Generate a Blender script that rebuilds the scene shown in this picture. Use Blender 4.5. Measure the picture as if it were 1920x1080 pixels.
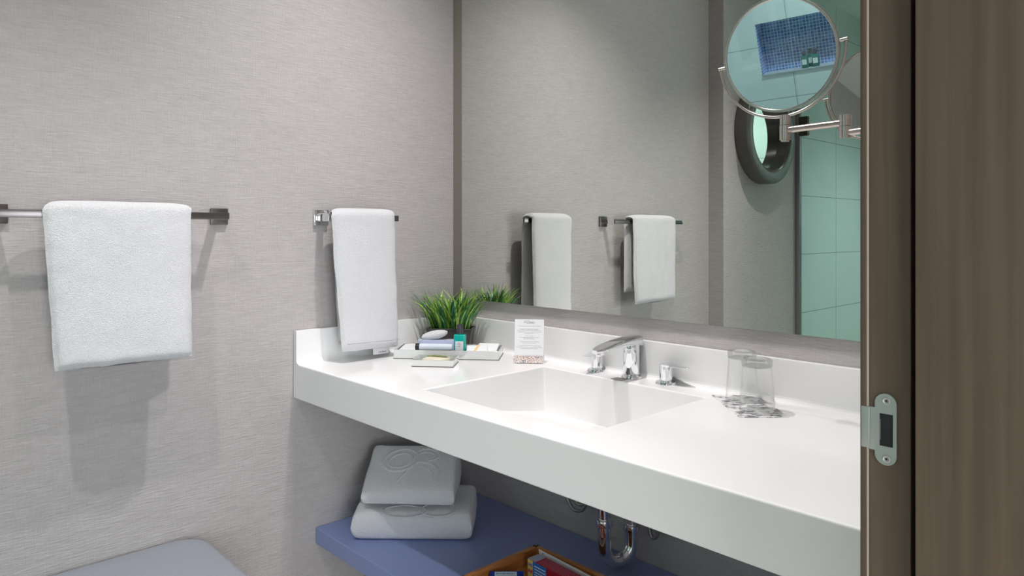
import bpy, bmesh, math, random
from mathutils import Vector, Matrix
from math import sin, cos, pi, radians
random.seed(7)
for o in list(bpy.data.objects): bpy.data.objects.remove(o)
scene = bpy.context.scene
COL = scene.collection

# ------------------------------------------------------------------ camera
YAW = 0.8133
H = 1.222                       # camera height above the floor
CAM = Vector((1.8705, -1.5071, H))
cd = bpy.data.cameras.new('camera'); cam = bpy.data.objects.new('camera', cd); COL.objects.link(cam)
cam.location = CAM; cam.rotation_euler = (pi/2, 0, YAW)
cd.sensor_width = 36; cd.lens = 1337.75/1920*36; cd.shift_y = -(540-432.13)/1920
cd.clip_start = 0.02; cd.clip_end = 50
scene.camera = cam

# ------------------------------------------------------------------ world, exposure
w = bpy.data.worlds.new('world'); scene.world = w; w.use_nodes = True
w.node_tree.nodes['Background'].inputs[0].default_value = (0.9, 0.88, 0.85, 1)
w.node_tree.nodes['Background'].inputs[1].default_value = 0.3
scene.view_settings.view_transform = 'Standard'; scene.view_settings.look = 'None'
scene.view_settings.gamma = 1; scene.view_settings.use_curve_mapping = False
scene.view_settings.exposure = 0.04
cy = scene.cycles
cy.use_denoising = True; cy.max_bounces = 14; cy.diffuse_bounces = 6; cy.glossy_bounces = 8
cy.transmission_bounces = 10; cy.transparent_max_bounces = 16
cy.sample_clamp_indirect = 6; cy.caustics_reflective = False; cy.caustics_refractive = False
CEIL = H + 1.415
POW = 1.0
# recessed lamps: x, y, power, colour, blend angle
LAMPS = [(0.60, -0.46, 8.3, (1.0, .96, .96), 108), (0.66, -1.50, 7.5, (1.0, .96, .955), 88), (1.16, -0.56, 3.6, (1.0, .96, .95), 112),
         (0.95, -2.95, 1.5, (1.0, .95, 1.0), 150), (1.05, -3.15, 18.0, (1.0, .90, .98), 110), (2.5, -1.2, 1.2, (1.0, .88, .77), 110)]
DAY = 40                         # added fill from an invented opening at the hall's end, watts

# ------------------------------------------------------------------ helpers
def lin(r, g, b):
    f = lambda c: (c/255)/12.92 if c/255 <= .04045 else ((c/255+.055)/1.055)**2.4
    return (f(r), f(g), f(b), 1)
def Z(rel): return H + rel

def mat(name, color, rough=.5, metal=0, spec=.5, **kw):
    m = bpy.data.materials.new(name); m.use_nodes = True
    b = m.node_tree.nodes['Principled BSDF']
    b.inputs['Base Color'].default_value = color; b.inputs['Roughness'].default_value = rough
    b.inputs['Metallic'].default_value = metal; b.inputs['Specular IOR Level'].default_value = spec
    for k, v in kw.items(): b.inputs[k].default_value = v
    return m
def nd(m, t, **kw):
    n = m.node_tree.nodes.new(t)
    for k, v in kw.items(): setattr(n, k, v)
    return n
def ln(m, a, b): m.node_tree.links.new(a, b)
def BS(m): return m.node_tree.nodes['Principled BSDF']
def coords(m, scale, rot=(0,0,0), out='Object'):
    tc = nd(m, 'ShaderNodeTexCoord'); mp = nd(m, 'ShaderNodeMapping')
    mp.inputs['Scale'].default_value = scale; mp.inputs['Rotation'].default_value = rot
    ln(m, tc.outputs[out], mp.inputs['Vector']); return mp.outputs[0]
def noise(m, vec, scale=1, detail=2, rough=.5):
    n = nd(m, 'ShaderNodeTexNoise'); n.inputs['Scale'].default_value = scale
    n.inputs['Detail'].default_value = detail; n.inputs['Roughness'].default_value = rough
    ln(m, vec, n.inputs['Vector']); return n.outputs['Fac']
def ramp(m, fac, stops):
    r = nd(m, 'ShaderNodeValToRGB'); e = r.color_ramp.elements
    e[0].position, e[0].color = stops[0]; e[1].position, e[1].color = stops[-1]
    for p, c in stops[1:-1]:
        q = e.new(p); q.color = c
    ln(m, fac, r.inputs[0]); return r.outputs[0]
def math_(m, op, a, b=None, c=None):
    n = nd(m, 'ShaderNodeMath', operation=op)
    for i, v in enumerate((a, b, c)):
        if v is None: continue
        if isinstance(v, (int, float)): n.inputs[i].default_value = v
        else: ln(m, v, n.inputs[i])
    return n.outputs[0]
def bump(m, h, strength=.3, dist=.002):
    b = nd(m, 'ShaderNodeBump'); b.inputs['Strength'].default_value = strength; b.inputs['Distance'].default_value = dist
    ln(m, h, b.inputs['Height']); ln(m, b.outputs[0], BS(m).inputs['Normal'])

# --- mesh builder
class MB:
    def __init__(s): s.bm = bmesh.new(); s.mi = 0
    def _add(s, verts, faces, smooth=False):
        vs = [s.bm.verts.new(v) for v in verts]
        for f in faces:
            try:
                fc = s.bm.faces.new([vs[i] for i in f]); fc.smooth = smooth; fc.material_index = s.mi
            except ValueError: pass
        return vs
    def box(s, x0, x1, y0, y1, z0, z1, M=None, bev=0, seg=2):
        b = bmesh.new(); bmesh.ops.create_cube(b, size=1)
        for v in b.verts: v.co = Vector(((x0+x1)/2+v.co.x*(x1-x0), (y0+y1)/2+v.co.y*(y1-y0), (z0+z1)/2+v.co.z*(z1-z0)))
        if bev: bmesh.ops.bevel(b, geom=b.edges[:]+b.verts[:], offset=bev, segments=seg, profile=.5, affect='EDGES')
        s.merge(b, M, bool(bev)); return s
    def merge(s, b, M=None, smooth=False):
        b.verts.index_update()
        vs = [s.bm.verts.new((M @ v.co) if M else v.co) for v in b.verts]
        for f in b.faces:
            fc = s.bm.faces.new([vs[v.index] for v in f.verts]); fc.smooth = smooth; fc.material_index = s.mi
        b.free()
    def tube(s, pts, r, n=12, cap=True, closed=False, flat=1.0, up=None):
        pts = [Vector(p) for p in pts]; rs = r if isinstance(r, (list, tuple)) else [r]*len(pts)
        rings = []; N = len(pts); prev = None
        for i, p in enumerate(pts):
            if closed: t = pts[(i+1) % N]-pts[i-1]
            else: t = pts[min(i+1, N-1)]-pts[max(i-1, 0)]
            t.normalize()
            if prev is None:
                u = up or (Vector((0, 0, 1)) if abs(t.z) < .9 else Vector((1, 0, 0)))
                u = Vector(u); u = (u-t*u.dot(t)).normalized()
            else: u = (prev-t*prev.dot(t)).normalized()
            prev = u; v = t.cross(u)
            rings.append([p+(u*cos(2*pi*k/n)*flat+v*sin(2*pi*k/n))*rs[i] for k in range(n)])
        vs = [q for ring in rings for q in ring]; fs = []
        R = N if closed else N-1
        for i in range(R):
            j = (i+1) % N
            for k in range(n): fs.append((i*n+k, i*n+(k+1) % n, j*n+(k+1) % n, j*n+k))
        if cap and not closed: fs += [tuple(range(n))[::-1], tuple((N-1)*n+k for k in range(n))]
        s._add(vs, fs, True); return s
    def lathe(s, prof, c=(0, 0, 0), n=40, M=None, closed=False):
        vs = []; fs = []; m = len(prof)
        for (r, z) in prof:
            for k in range(n):
                q = Vector((r*cos(2*pi*k/n), r*sin(2*pi*k/n), z)); 
                q = (M @ q) if M else q+Vector(c)
                vs.append(q)
        for i in range(m if closed else m-1):
            j = (i+1) % m
            for k in range(n): fs.append((i*n+k, i*n+(k+1) % n, j*n+(k+1) % n, j*n+k))
        if not closed:
            if prof[0][0] > 1e-6: fs.append(tuple(range(n))[::-1])
            if prof[-1][0] > 1e-6: fs.append(tuple((m-1)*n+k for k in range(n)))
        s._add(vs, fs, True); return s
    def prism(s, pts, z0, z1, M=None):
        n = len(pts)
        vs = [Vector((p[0], p[1], z)) for z in (z0, z1) for p in pts]
        if M: vs = [M @ v for v in vs]
        fs = [tuple(range(n))[::-1], tuple(n+k for k in range(n))]+[(k, (k+1) % n, n+(k+1) % n, n+k) for k in range(n)]
        s._add(vs, fs); return s
    def build(s, name, m, parent=None, bevel=0, subd=0, sharp=40):
        bmesh.ops.remove_doubles(s.bm, verts=s.bm.verts, dist=1e-6)
        bmesh.ops.recalc_face_normals(s.bm, faces=s.bm.faces)
        me = bpy.data.meshes.new(name); s.bm.to_mesh(me); s.bm.free()
        for q in (m if isinstance(m, (list, tuple)) else [m]): me.materials.append(q)
        if any(p.use_smooth for p in me.polygons):
            try: me.set_sharp_from_angle(angle=radians(sharp))
            except Exception: pass
        o = bpy.data.objects.new(name, me); COL.objects.link(o)
        if parent: o.parent = parent
        if bevel:
            b = o.modifiers.new('bevel', 'BEVEL'); b.width = bevel; b.segments = 3; b.limit_method = 'ANGLE'; b.angle_limit = radians(35)
        if subd:
            q = o.modifiers.new('sub', 'SUBSURF'); q.levels = subd; q.render_levels = subd
        return o
def tag(o, label, cat, group=None, kind=None):
    o['label'] = label; o['category'] = cat
    if group: o['group'] = group
    if kind: o['kind'] = kind
    return o
def struct(o, label=None):
    o['kind'] = 'structure'
    if label: o['label'] = label; o['category'] = o.name.split('_')[0]
    return o
def empty(name, loc, rz=0, label=None, cat=None, group=None):
    o = bpy.data.objects.new(name, None); COL.objects.link(o); o.empty_display_size = .05
    o.location = loc; o.rotation_euler = (0, 0, rz)
    if label: tag(o, label, cat, group)
    return o

# ------------------------------------------------------------------ materials
def wallpaper(name, c1, c2):
    m = mat(name, c1, .42, 0, .55)
    v = coords(m, (26, 26, 250)); a = noise(m, v, 1, 3, .6)
    v2 = coords(m, (330, 330, 26)); b = noise(m, v2, 1, 2, .5)
    v3 = coords(m, (9, 9, 60)); c = noise(m, v3, 1, 2, .5)
    h = math_(m, 'ADD', math_(m, 'MULTIPLY', a, 1.0), math_(m, 'MULTIPLY', b, .45))
    col = ramp(m, math_(m, 'ADD', math_(m, 'ADD', math_(m, 'MULTIPLY', a, .52), math_(m, 'MULTIPLY', c, .25)), math_(m, 'MULTIPLY', b, .23)), [(.36, c2), (.62, c1)])
    ln(m, col, BS(m).inputs['Base Color']); bump(m, h, .55, .0022)
    sk = noise(m, coords(m, (150, 150, 420)), 1, 1, .5); r = ramp(m, sk, [(.58, (.5,)*3+(1,)), (.68, (.16,)*3+(1,))]); ln(m, r, BS(m).inputs['Roughness'])
    return m
M_wall = wallpaper('woven_wallpaper', (.525, .495, .485, 1), (.435, .410, .400, 1))
M_ceil = mat('ceiling_paint', (.8, .8, .79, 1), .8)
M_floor = mat('floor_tile', (.74, .695, .63, 1), .35)
bk = nd(M_floor, 'ShaderNodeTexBrick'); ln(M_floor, coords(M_floor, (1, 1, 1)), bk.inputs['Vector'])
bk.offset = 0; bk.inputs['Color1'].default_value = (.74, .695, .63, 1); bk.inputs['Color2'].default_value = (.70, .66, .60, 1)
bk.inputs['Mortar'].default_value = (.3, .29, .28, 1); bk.inputs['Scale'].default_value = 1; bk.inputs['Mortar Size'].default_value = .002
bk.inputs['Brick Width'].default_value = .6; bk.inputs['Row Height'].default_value = .6; ln(M_floor, bk.outputs[0], BS(M_floor).inputs['Base Color'])
M_white = mat('solid_surface_white', (.875, .872, .868, 1), .12, 0, .42)
M_mirror = mat('silvered_mirror', (.80, .82, .765, 1), .0, 1)
M_mk = mat('magnifying_mirror_glass', (.93, .95, 1.0, 1), .0, 1)
M_dark = mat('dark_edge', (.03, .03, .028, 1), .5)
M_chrome = mat('polished_chrome', (.86, .87, .89, 1), .04, 1)
M_chrome_d = mat('dark_chrome', (.20, .185, .18, 1), .3, 1)
M_nickel = mat('brushed_nickel', (.56, .50, .455, 1), .24, 1)
M_steel = mat('satin_steel', (.50, .52, .49, 1), .42, .75)
M_silver = mat('silver_tray', (.80, .81, .80, 1), .16, .55)
M_shelf = mat('blue_grey_lacquer', (.24, .30, .56, 1), .34, 0, .6)
M_stool = mat('grey_woven_vinyl', (.255, .27, .31, 1), .5, 0, .4)
v = coords(M_stool, (1, 1, 1)); w1 = nd(M_stool, 'ShaderNodeTexChecker'); w1.inputs['Scale'].default_value = 420
ln(M_stool, v, w1.inputs['Vector']); bump(M_stool, w1.outputs['Fac'], .25, .0008)
def terry(name, col):
    m = mat(name, col, .95, 0, .1); BS(m).inputs['Sheen Weight'].default_value = .3
    v = coords(m, (1, 1, 1)); a = noise(m, v, 420, 2, .75); b = noise(m, v, 130, 2, .5); c = noise(m, v, 22, 2, .5)
    bump(m, math_(m, 'ADD', math_(m, 'ADD', math_(m, 'MULTIPLY', a, 1.4), math_(m, 'MULTIPLY', b, .35)), math_(m, 'MULTIPLY', c, .12)), .9, .0035)
    return m
M_terry = terry('white_terry', (.84, .845, .865, 1))
M_hem = mat('woven_hem', (.80, .80, .82, 1), .8)
M_stitch = mat('grey_stitching', (.35, .35, .36, 1), .8)
M_paper = mat('white_paper', (.86, .86, .875, 1), .6)
M_ink = mat('grey_ink', (.25, .25, .26, 1), .7)
M_black = mat('black_plastic', (.018, .018, .02, 1), .3)
M_capdk = mat('dark_grey_cap', (.045, .042, .055, 1), .35)
def thin_glass(name, tint, extra=.0, rough=0.0, ior=1.5):
    m = bpy.data.materials.new(name); m.use_nodes = True; nt = m.node_tree; nt.nodes.clear()
    out = nt.nodes.new('ShaderNodeOutputMaterial'); mx = nt.nodes.new('ShaderNodeMixShader')
    tr = nt.nodes.new('ShaderNodeBsdfTransparent'); gl = nt.nodes.new('ShaderNodeBsdfGlossy'); fr = nt.nodes.new('ShaderNodeFresnel')
    tr.inputs[0].default_value = tint; gl.inputs['Roughness'].default_value = rough; 
    ge = nt.nodes.new('ShaderNodeNewGeometry'); io = nt.nodes.new('ShaderNodeMath'); io.operation = 'MULTIPLY_ADD'
    io.inputs[1].default_value = 1/ior-ior; io.inputs[2].default_value = ior
    nt.links.new(ge.outputs['Backfacing'], io.inputs[0]); nt.links.new(io.outputs[0], fr.inputs[0])
    ad = nt.nodes.new('ShaderNodeMath'); ad.inputs[1].default_value = extra; nt.links.new(fr.outputs[0], ad.inputs[0])
    nt.links.new(ad.outputs[0], mx.inputs[0]); nt.links.new(tr.outputs[0], mx.inputs[1]); nt.links.new(gl.outputs[0], mx.inputs[2])
    nt.links.new(mx.outputs[0], out.inputs[0]); return m
M_screen = thin_glass('green_tinted_glass', (.66, .83, .785, 1))
M_tumbler = thin_glass('clear_tumbler_glass', (.996, .997, .997, 1), .0, 0, 1.38)
M_glassbase = thin_glass('thick_clear_glass', (.98, .985, .983, 1), .02)
nt = M_glassbase.node_tree; o_ = [n for n in nt.nodes if n.type == 'OUTPUT_MATERIAL'][0]; old = o_.inputs[0].links[0].from_socket
gb = nt.nodes.new('ShaderNodeBsdfGlass'); gb.inputs['IOR'].default_value = 1.48; gb.inputs['Color'].default_value = (.98, .99, .985, 1); gb.inputs['Roughness'].default_value = 0
m2_ = nt.nodes.new('ShaderNodeMixShader'); m2_.inputs[0].default_value = .38; nt.links.new(old, m2_.inputs[1]); nt.links.new(gb.outputs[0], m2_.inputs[2]); nt.links.new(m2_.outputs[0], o_.inputs[0])
M_teal = mat('teal_lotion', (.0, .42, .36, 1), .12, 0, .6)
M_tealdk = mat('dark_teal_lotion', (.0, .16, .13, 1), .12, 0, .6)
M_frost = mat('frosted_tube', (.66, .72, .80, 1), .25, 0, .5)
M_lav = mat('lavender_carton', (.52, .56, .72, 1), .35)
M_pot = mat('brown_pot', (.082, .070, .066, 1), .35, 0, .5)
M_soil = mat('dark_moss', (.02, .03, .012, 1), .9)
def woodmat(name, c1, c2, sc, rot=(0, 0, 0), rough=.5):
    m = mat(name, c1, rough); v = coords(m, sc, rot); a = noise(m, v, 1, 5, .6)
    ln(m, ramp(m, a, [(.35, c2), (.65, c1)]), BS(m).inputs['Base Color']); bump(m, a, .15, .0006); return m
M_jamb = woodmat('taupe_wood_veneer', (.132, .092, .062, 1), (.094, .064, .041, 1), (75, 75, 2.2))
M_tray = woodmat('orange_wood', (.60, .26, .075, 1), (.36, .135, .032, 1), (9, 110, 110), rough=.28)
M_tray_side = woodmat('orange_wood_side', (.60, .26, .075, 1), (.36, .135, .032, 1), (110, 9, 110), rough=.28)
M_seal = mat('black_rubber_seal', (.006, .006, .006, 1), .7)
M_ring = mat('charcoal_lacquer_frame', (.075, .072, .070, 1), .26, 0, .6)
# shower tile
M_tile = mat('large_wall_tile', (.80, .83, .83, 1), .12, 0, .5)
def tilemat(name, ax):
    m = mat(name, (.8, .83, .83, 1), .12, 0, .5)
    tc = nd(m, 'ShaderNodeTexCoord'); sp = nd(m, 'ShaderNodeSeparateXYZ'); cb = nd(m, 'ShaderNodeCombineXYZ')
    ln(m, tc.outputs['Object'], sp.inputs[0]); ln(m, sp.outputs[ax], cb.inputs[0])
    ln(m, math_(m, 'ADD', sp.outputs[2], -(H-.139)), cb.inputs[1])
    b = nd(m, 'ShaderNodeTexBrick'); b.offset = 0; ln(m, cb.outputs[0], b.inputs['Vector'])
    b.inputs['Scale'].default_value = 1; b.inputs['Mortar Size'].default_value = .0022; b.inputs['Brick Width'].default_value = .62; b.inputs['Row Height'].default_value = .343
    b.inputs['Color1'].default_value = b.inputs['Color2'].default_value = (.78, .81, .81, 1); b.inputs['Mortar'].default_value = (.33, .36, .36, 1)
    ln(m, b.outputs[0], BS(m).inputs['Base Color']); return m
M_tile_y = tilemat('shower_tile_side', 1); M_tile_x = tilemat('shower_tile_end', 0)
M_mosaic = mat('blue_glass_mosaic', (.1, .2, .5, 1), .12, 0, .7)
tc = nd(M_mosaic, 'ShaderNodeTexCoord'); sp = nd(M_mosaic, 'ShaderNodeSeparateXYZ'); cb = nd(M_mosaic, 'ShaderNodeCombineXYZ')
ln(M_mosaic, tc.outputs['Object'], sp.inputs[0]); ln(M_mosaic, math_(M_mosaic, 'ADD', sp.outputs[0], sp.outputs[1]), cb.inputs[0]); ln(M_mosaic, sp.outputs[2], cb.inputs[1])
b = nd(M_mosaic, 'ShaderNodeTexBrick'); b.offset = 0; ln(M_mosaic, cb.outputs[0], b.inputs['Vector'])
b.inputs['Scale'].default_value = 1; b.inputs['Mortar Size'].default_value = .0016; b.inputs['Brick Width'].default_value = .0195; b.inputs['Row Height'].default_value = .0195
b.inputs['Bias'].default_value = 0
b.inputs['Color1'].default_value = (.06, .15, .42, 1); b.inputs['Color2'].default_value = (.20, .34, .72, 1); b.inputs['Mortar'].default_value = (.78, .78, 1.0, 1)
ln(M_mosaic, b.outputs[0], BS(M_mosaic).inputs['Base Color'])

# ------------------------------------------------------------------ room shell
WX = 1.587      # right wall, room side
YG = -2.37      # shower screen
YS = -3.60      # shower far wall
m = MB(); m.box(-.12, 4.2, -4.0, .14, -.1, 0); struct(m.build('floor', M_floor))
m = MB(); m.box(-.12, 4.2, -4.0, .14, CEIL, CEIL+.1); struct(m.build('ceiling', M_ceil))
m = MB(); m.box(-.1, 0, -1.60, .02, 0, CEIL); struct(m.build('wall_left', M_wall))
m = MB(); m.box(-.1, .08, YG, -1.60, 0, CEIL); struct(m.build('wall_partition', M_wall))
m = MB(); m.box(-.1, 4.1, 0, .12, 0, CEIL); struct(m.build('wall_back', M_wall))
m = MB(); m.box(-.1, 0, YS-.15, YG, 0, CEIL); struct(m.build('wall_shower_left', M_tile_y))
# far shower wall with a niche
NX0, NX1, NZ0, NZ1 = .43, .98, Z(-.325), Z(.005)
m = MB(); m.box(-.1, NX0, YS-.15, YS, 0, CEIL); m.box(NX1, 1.8, YS-.15, YS, 0, CEIL)
m.box(NX0, NX1, YS-.15, YS, 0, NZ0); m.box(NX0, NX1, YS-.15, YS, NZ1, CEIL); struct(m.build('wall_shower_far', M_tile_x))
m = MB(); m.box(NX0, NX1, YS-.15, YS-.095, NZ0, NZ1); struct(m.build('trim_niche_back', M_mosaic))
m = MB(); m.box(NX0, NX0+.004, YS-.095, YS-.001, NZ0, NZ1); m.box(NX1-.004, NX1, YS-.095, YS-.001, NZ0, NZ1); struct(m.build('trim_niche_sides', M_mosaic))
m = MB(); m.box(NX0+.002, NX1-.002, YS-.095, YS+.006, NZ0-.004, NZ0+.006); struct(m.build('trim_niche_sill', mat('grey_stone_sill', (.35, .36, .37, 1), .3)))
# right wall with the doorway the camera looks through
DY0, DY1, DZ = -.72, -1.66, 2.12
m = MB(); m.box(WX, 1.80, DY0, 0, 0, CEIL); m.box(WX, 1.80, YS-.15, DY1, 0, CEIL); m.box(WX, 1.80, DY1, DY0, DZ, CEIL)
struct(m.build('wall_right', M_wall))
m = MB(); m.box(1.80, 4.1, -3.4, -3.3, 0, CEIL); struct(m.build('wall_hall_side', M_ceil))
m = MB(); m.box(4.0, 4.1, -3.3, 0, 0, CEIL); struct(m.build('wall_hall_end', M_ceil))

# ------------------------------------------------------------------ door frame with strike plate
df = empty('door_frame', (1.7, -.73, 0), 0, 'taupe wood door frame filling the right side of the view', 'door frame')
off = Vector((-1.7, .73, 0))
def W(mb):
    bmesh.ops.translate(mb.bm, verts=mb.bm.verts, vec=off); return mb
m = MB(); m.box(1.5865, 1.5932, -.752, -.715, .0, DZ+.03, bev=.0015); W(m).build('edge_strip', M_jamb, df)
m = MB(); m.box(1.5945, 1.6335, -.75, -.7215, 0, DZ); W(m).build('jamb_board', M_jamb, df, bevel=.0012)
m = MB(); m.box(1.5930, 1.5946, -.7512, -.7215, 0, DZ); o = W(m).build('pale_seam', mat('pale_edge_band', (.50, .44, .36, 1), .4), df)  # pale strip paints in the highlight along the jamb's bevelled edge
m = MB(); m.box(1.6335, 1.6425, -.742, -.7215, 0, DZ); W(m).build('rubber_seal', M_seal, df)
m = MB(); m.box(1.6415, 1.83, -.765, -.7215, 0, DZ); W(m).build('stop_board', M_jamb, df, bevel=.0015)
m = MB(); m.box(1.5865, 1.83, DY1+.002, DY1+.03, 0, DZ); W(m).build('jamb_board', M_jamb, df)
m = MB(); m.box(1.5865, 1.83, DY1+.03, -.765, DZ-.03, DZ); W(m).build('head_board', M_jamb, df)
sp_ = empty('strike_plate', (1.611, -.7500, Z(-.1975)), 0, 'satin steel strike plate screwed to the door frame', 'strike plate')
# plate local: x along the wall thickness, z up, front toward -y
def stadium(w, h, r, n=8):
    pts = []
    for cx_, cz_, a0 in ((w/2-r, h/2-r, 0), (-w/2+r, h/2-r, 90), (-w/2+r, -h/2+r, 180), (w/2-r, -h/2+r, 270)):
        for k in range(n+1):
            t = radians(a0+90*k/n); pts.append((cx_+r*cos(t), cz_+r*sin(t)))
    return pts
MXZ = Matrix(((1, 0, 0, 0), (0, 0, 1, 0), (0, 1, 0, 0), (0, 0, 0, 1)))   # (x,y,z)->(x,z,y)
def ring_plate(mb, outer, inner, y0, y1):
    # plate with a rectangular hole; outer polygon and inner rect as loops of equal count
    n = len(outer)
    def to_inner(p):
        x0, x1, z0, z1 = inner
        cx_, cz_ = (x0+x1)/2, (z0+z1)/2; dx, dz = p[0]-cx_, p[1]-cz_
        s_ = min((x1-x0)/2/abs(dx) if dx else 9, (z1-z0)/2/abs(dz) if dz else 9); return (cx_+dx*s_, cz_+dz*s_)
    inn = [to_inner(p) for p in outer]
    # snap the nearest points to the exact corners
    for cx_ in inner[:2]:
        for cz_ in inner[2:]:
            k = min(range(n), key=lambda i: (inn[i][0]-cx_)**2+(inn[i][1]-cz_)**2); inn[k] = (cx_, cz_)
    vs = [(p[0], y, p[1]) for y in (y0, y1) for L in (outer, inn) for p in L]
    fs = []
    for k in range(n):
        j = (k+1) % n
        fs += [(k, j, n+j, n+k), (2*n+k, 2*n+j, 3*n+j, 3*n+k), (k, j, 2*n+j, 2*n+k), (n+k, n+j, 3*n+j, 3*n+k)]
    mb._add(vs, fs)
outer = []
base = stadium(.0202, .071, .0100, 10)
for i in range(len(base)):
    a_, b_ = base[i], base[(i+1) % len(base)]
    outer.append(a_)
    if abs(a_[1]-b_[1]) > .01:
        for q in range(1, 10): outer.append((a_[0]+(b_[0]-a_[0])*q/10, a_[1]+(b_[1]-a_[1])*q/10))
m = MB(); ring_plate(m, outer, (-.0058, .0068, -.0168, .0155), -.0018, 0)
m.box(-.0158, -.0098, -.0018, 0, -.0225, .0205, bev=.0004)
m.box(-.0232, -.0152, -.0026, -.0008, -.0215, .0200, bev=.0008)
m.build('plate', M_steel, sp_)
m = MB(); m.box(-.0058, .0068, -.0004, .0002, -.0168, .0155); m.build('latch_recess', M_black, sp_)
m = MB(); m.box(-.0066, -.0050, -.0017, -.0002, -.0110, .0095); m.build('latch_tongue', mat('pinkish_plastic', (.20, .15, .15, 1), .5), sp_)
for zc_ in (.0285, -.0290):
    m = MB(); m.lathe([(.0001, -.0010), (.0036, -.0010), (.0038, -.0004), (.0038, .0008), (.0030, .0011), (.0024, .0006), (.0010, .0003), (.0001, .0003)], n=24, M=Matrix.Translation((.0008, -.0018, zc_)) @ Matrix.Rotation(pi/2, 4, 'X'))
    sc = m.build('screw', M_steel, sp_)
    m = MB(); m.box(.0008-.0009, .0008+.0009, -.0026, -.0020, zc_-.0009, zc_+.0009, M=None); m.build('socket', M_black, sc)

# ------------------------------------------------------------------ wall mirror
MX0, MX1, MZ0, MZ1 = .045, 1.575, Z(-.2236), 2.45
wm = empty('wall_mirror', ((MX0+MX1)/2, -.01, MZ0), 0, 'large frameless mirror covering the wall above the counter', 'mirror')
hx = (MX1-MX0)/2
m = MB(); m.box(-hx, hx, .001, .005, 0, MZ1-MZ0); m.build('mirror_glass', M_mirror, wm)
m = MB(); m.box(-hx+.001, hx-.001, .005, .0095, .001, MZ1-MZ0-.001); m.build('backing_board', M_dark, wm)

m = MB(); m.box(.0015, MX0-.001, -.010, -.0005, MZ0, MZ1); struct(m.build('trim_mirror_edge', mat('gap_shade_taupe', (.21, .19, .165, 1), .4)))  # dark strip puts the shade of the gap beside the mirror into colour

# ------------------------------------------------------------------ vanity counter
CZ, AZ, D = Z(-.3721), Z(-.4684), .58
ct = empty('vanity_counter', (.79, -.29, CZ), 0, 'long white counter with an integrated sink, splashbacks and deep front edge', 'counter')
O = Vector((-.79, .29, -CZ))
def L(mb): bmesh.ops.translate(mb.bm, verts=mb.bm.verts, vec=O); return mb
X = [.0015, .513, 1.0115, WX-.0015]; Y = [-D, -.508, -.101, -.0015]
m = MB(); T = AZ  # underside of front edge
vs = {}
def V(x, y, z):
    k = (round(x, 5), round(y, 5), round(z, 5))
    if k not in vs: vs[k] = m.bm.verts.new(k)
    return vs[k]
def F(*p):
    f = m.bm.faces.new([V(*q) for q in p]); return f
for i in range(3):
    for j in range(3):
        if i == 1 and j == 1: continue
        F((X[i], Y[j], CZ), (X[i+1], Y[j], CZ), (X[i+1], Y[j+1], CZ), (X[i], Y[j+1], CZ))
UT = CZ-.035
# front apron, underside
for i in range(3):
    F((X[i], Y[0], T), (X[i+1], Y[0], T), (X[i+1], Y[0], CZ), (X[i], Y[0], CZ))
    F((X[i], Y[0], T), (X[i+1], Y[0], T), (X[i+1], -D+.03, T), (X[i], -D+.03, T))
    F((X[i], -D+.03, T), (X[i+1], -D+.03, T), (X[i+1], -D+.03, UT), (X[i], -D+.03, UT))
    for (ya, yb_) in (((-D+.03, Y[1]), (Y[2], Y[3])) if i == 1 else ((-D+.03, Y[3]),)):
        if ya < yb_: F((X[i], ya, UT), (X[i+1], ya, UT), (X[i+1], yb_, UT), (X[i], yb_, UT))
    F((X[i], Y[3], UT), (X[i+1], Y[3], UT), (X[i+1], Y[3], CZ), (X[i], Y[3], CZ))
# basin with a floor falling toward the wall
zf, zb = CZ-.052, CZ-.125
a, b_, c, d = (X[1], Y[1]), (X[2], Y[1]), (X[2], Y[2]), (X[1], Y[2])
fz = {a: zf, b_: zf, c: zb, d: zb}
for p, q in ((a, b_), (b_, c), (c, d), (d, a)):
    F((*p, CZ), (*q, CZ), (*q, fz[q]), (*p, fz[p]))
F(*[(*p, fz[p]) for p in (a, b_, c, d)])
L(m).build('countertop', M_white, ct, bevel=.0035)
m = MB()
for (ya, yb_) in ((Y[1]-.004, Y[2]+.008),):
    zz = (CZ-.062, CZ-.136)
    m._add([(X[1]-.01, ya, zz[0]), (X[2]+.01, ya, zz[0]), (X[2]+.01, yb_, zz[1]), (X[1]-.01, yb_, zz[1]), (X[1]-.01, ya, UT-.001), (X[2]+.01, ya, UT-.001), (X[2]+.01, yb_, UT-.001), (X[1]-.01, yb_, UT-.001)],
           [(0, 1, 2, 3), (0, 4, 5, 1), (1, 5, 6, 2), (2, 6, 7, 3), (3, 7, 4, 0)])
L(m).build('basin_shell', M_white, ct)
SZ = Z(-.2797)
def splash(mb, pts):  # extruded profile
    mb.prism(pts[0], pts[1], pts[2], pts[3])
m = MB(); cove = [(0, 0), (0, .0924), (-.0145, .0924), (-.0150, .0918), (-.0150, .012)]+[(-.015-.012*(1-cos(t*pi/8)), .012-.012*sin(t*pi/8)) for t in range(1, 5)]
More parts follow.
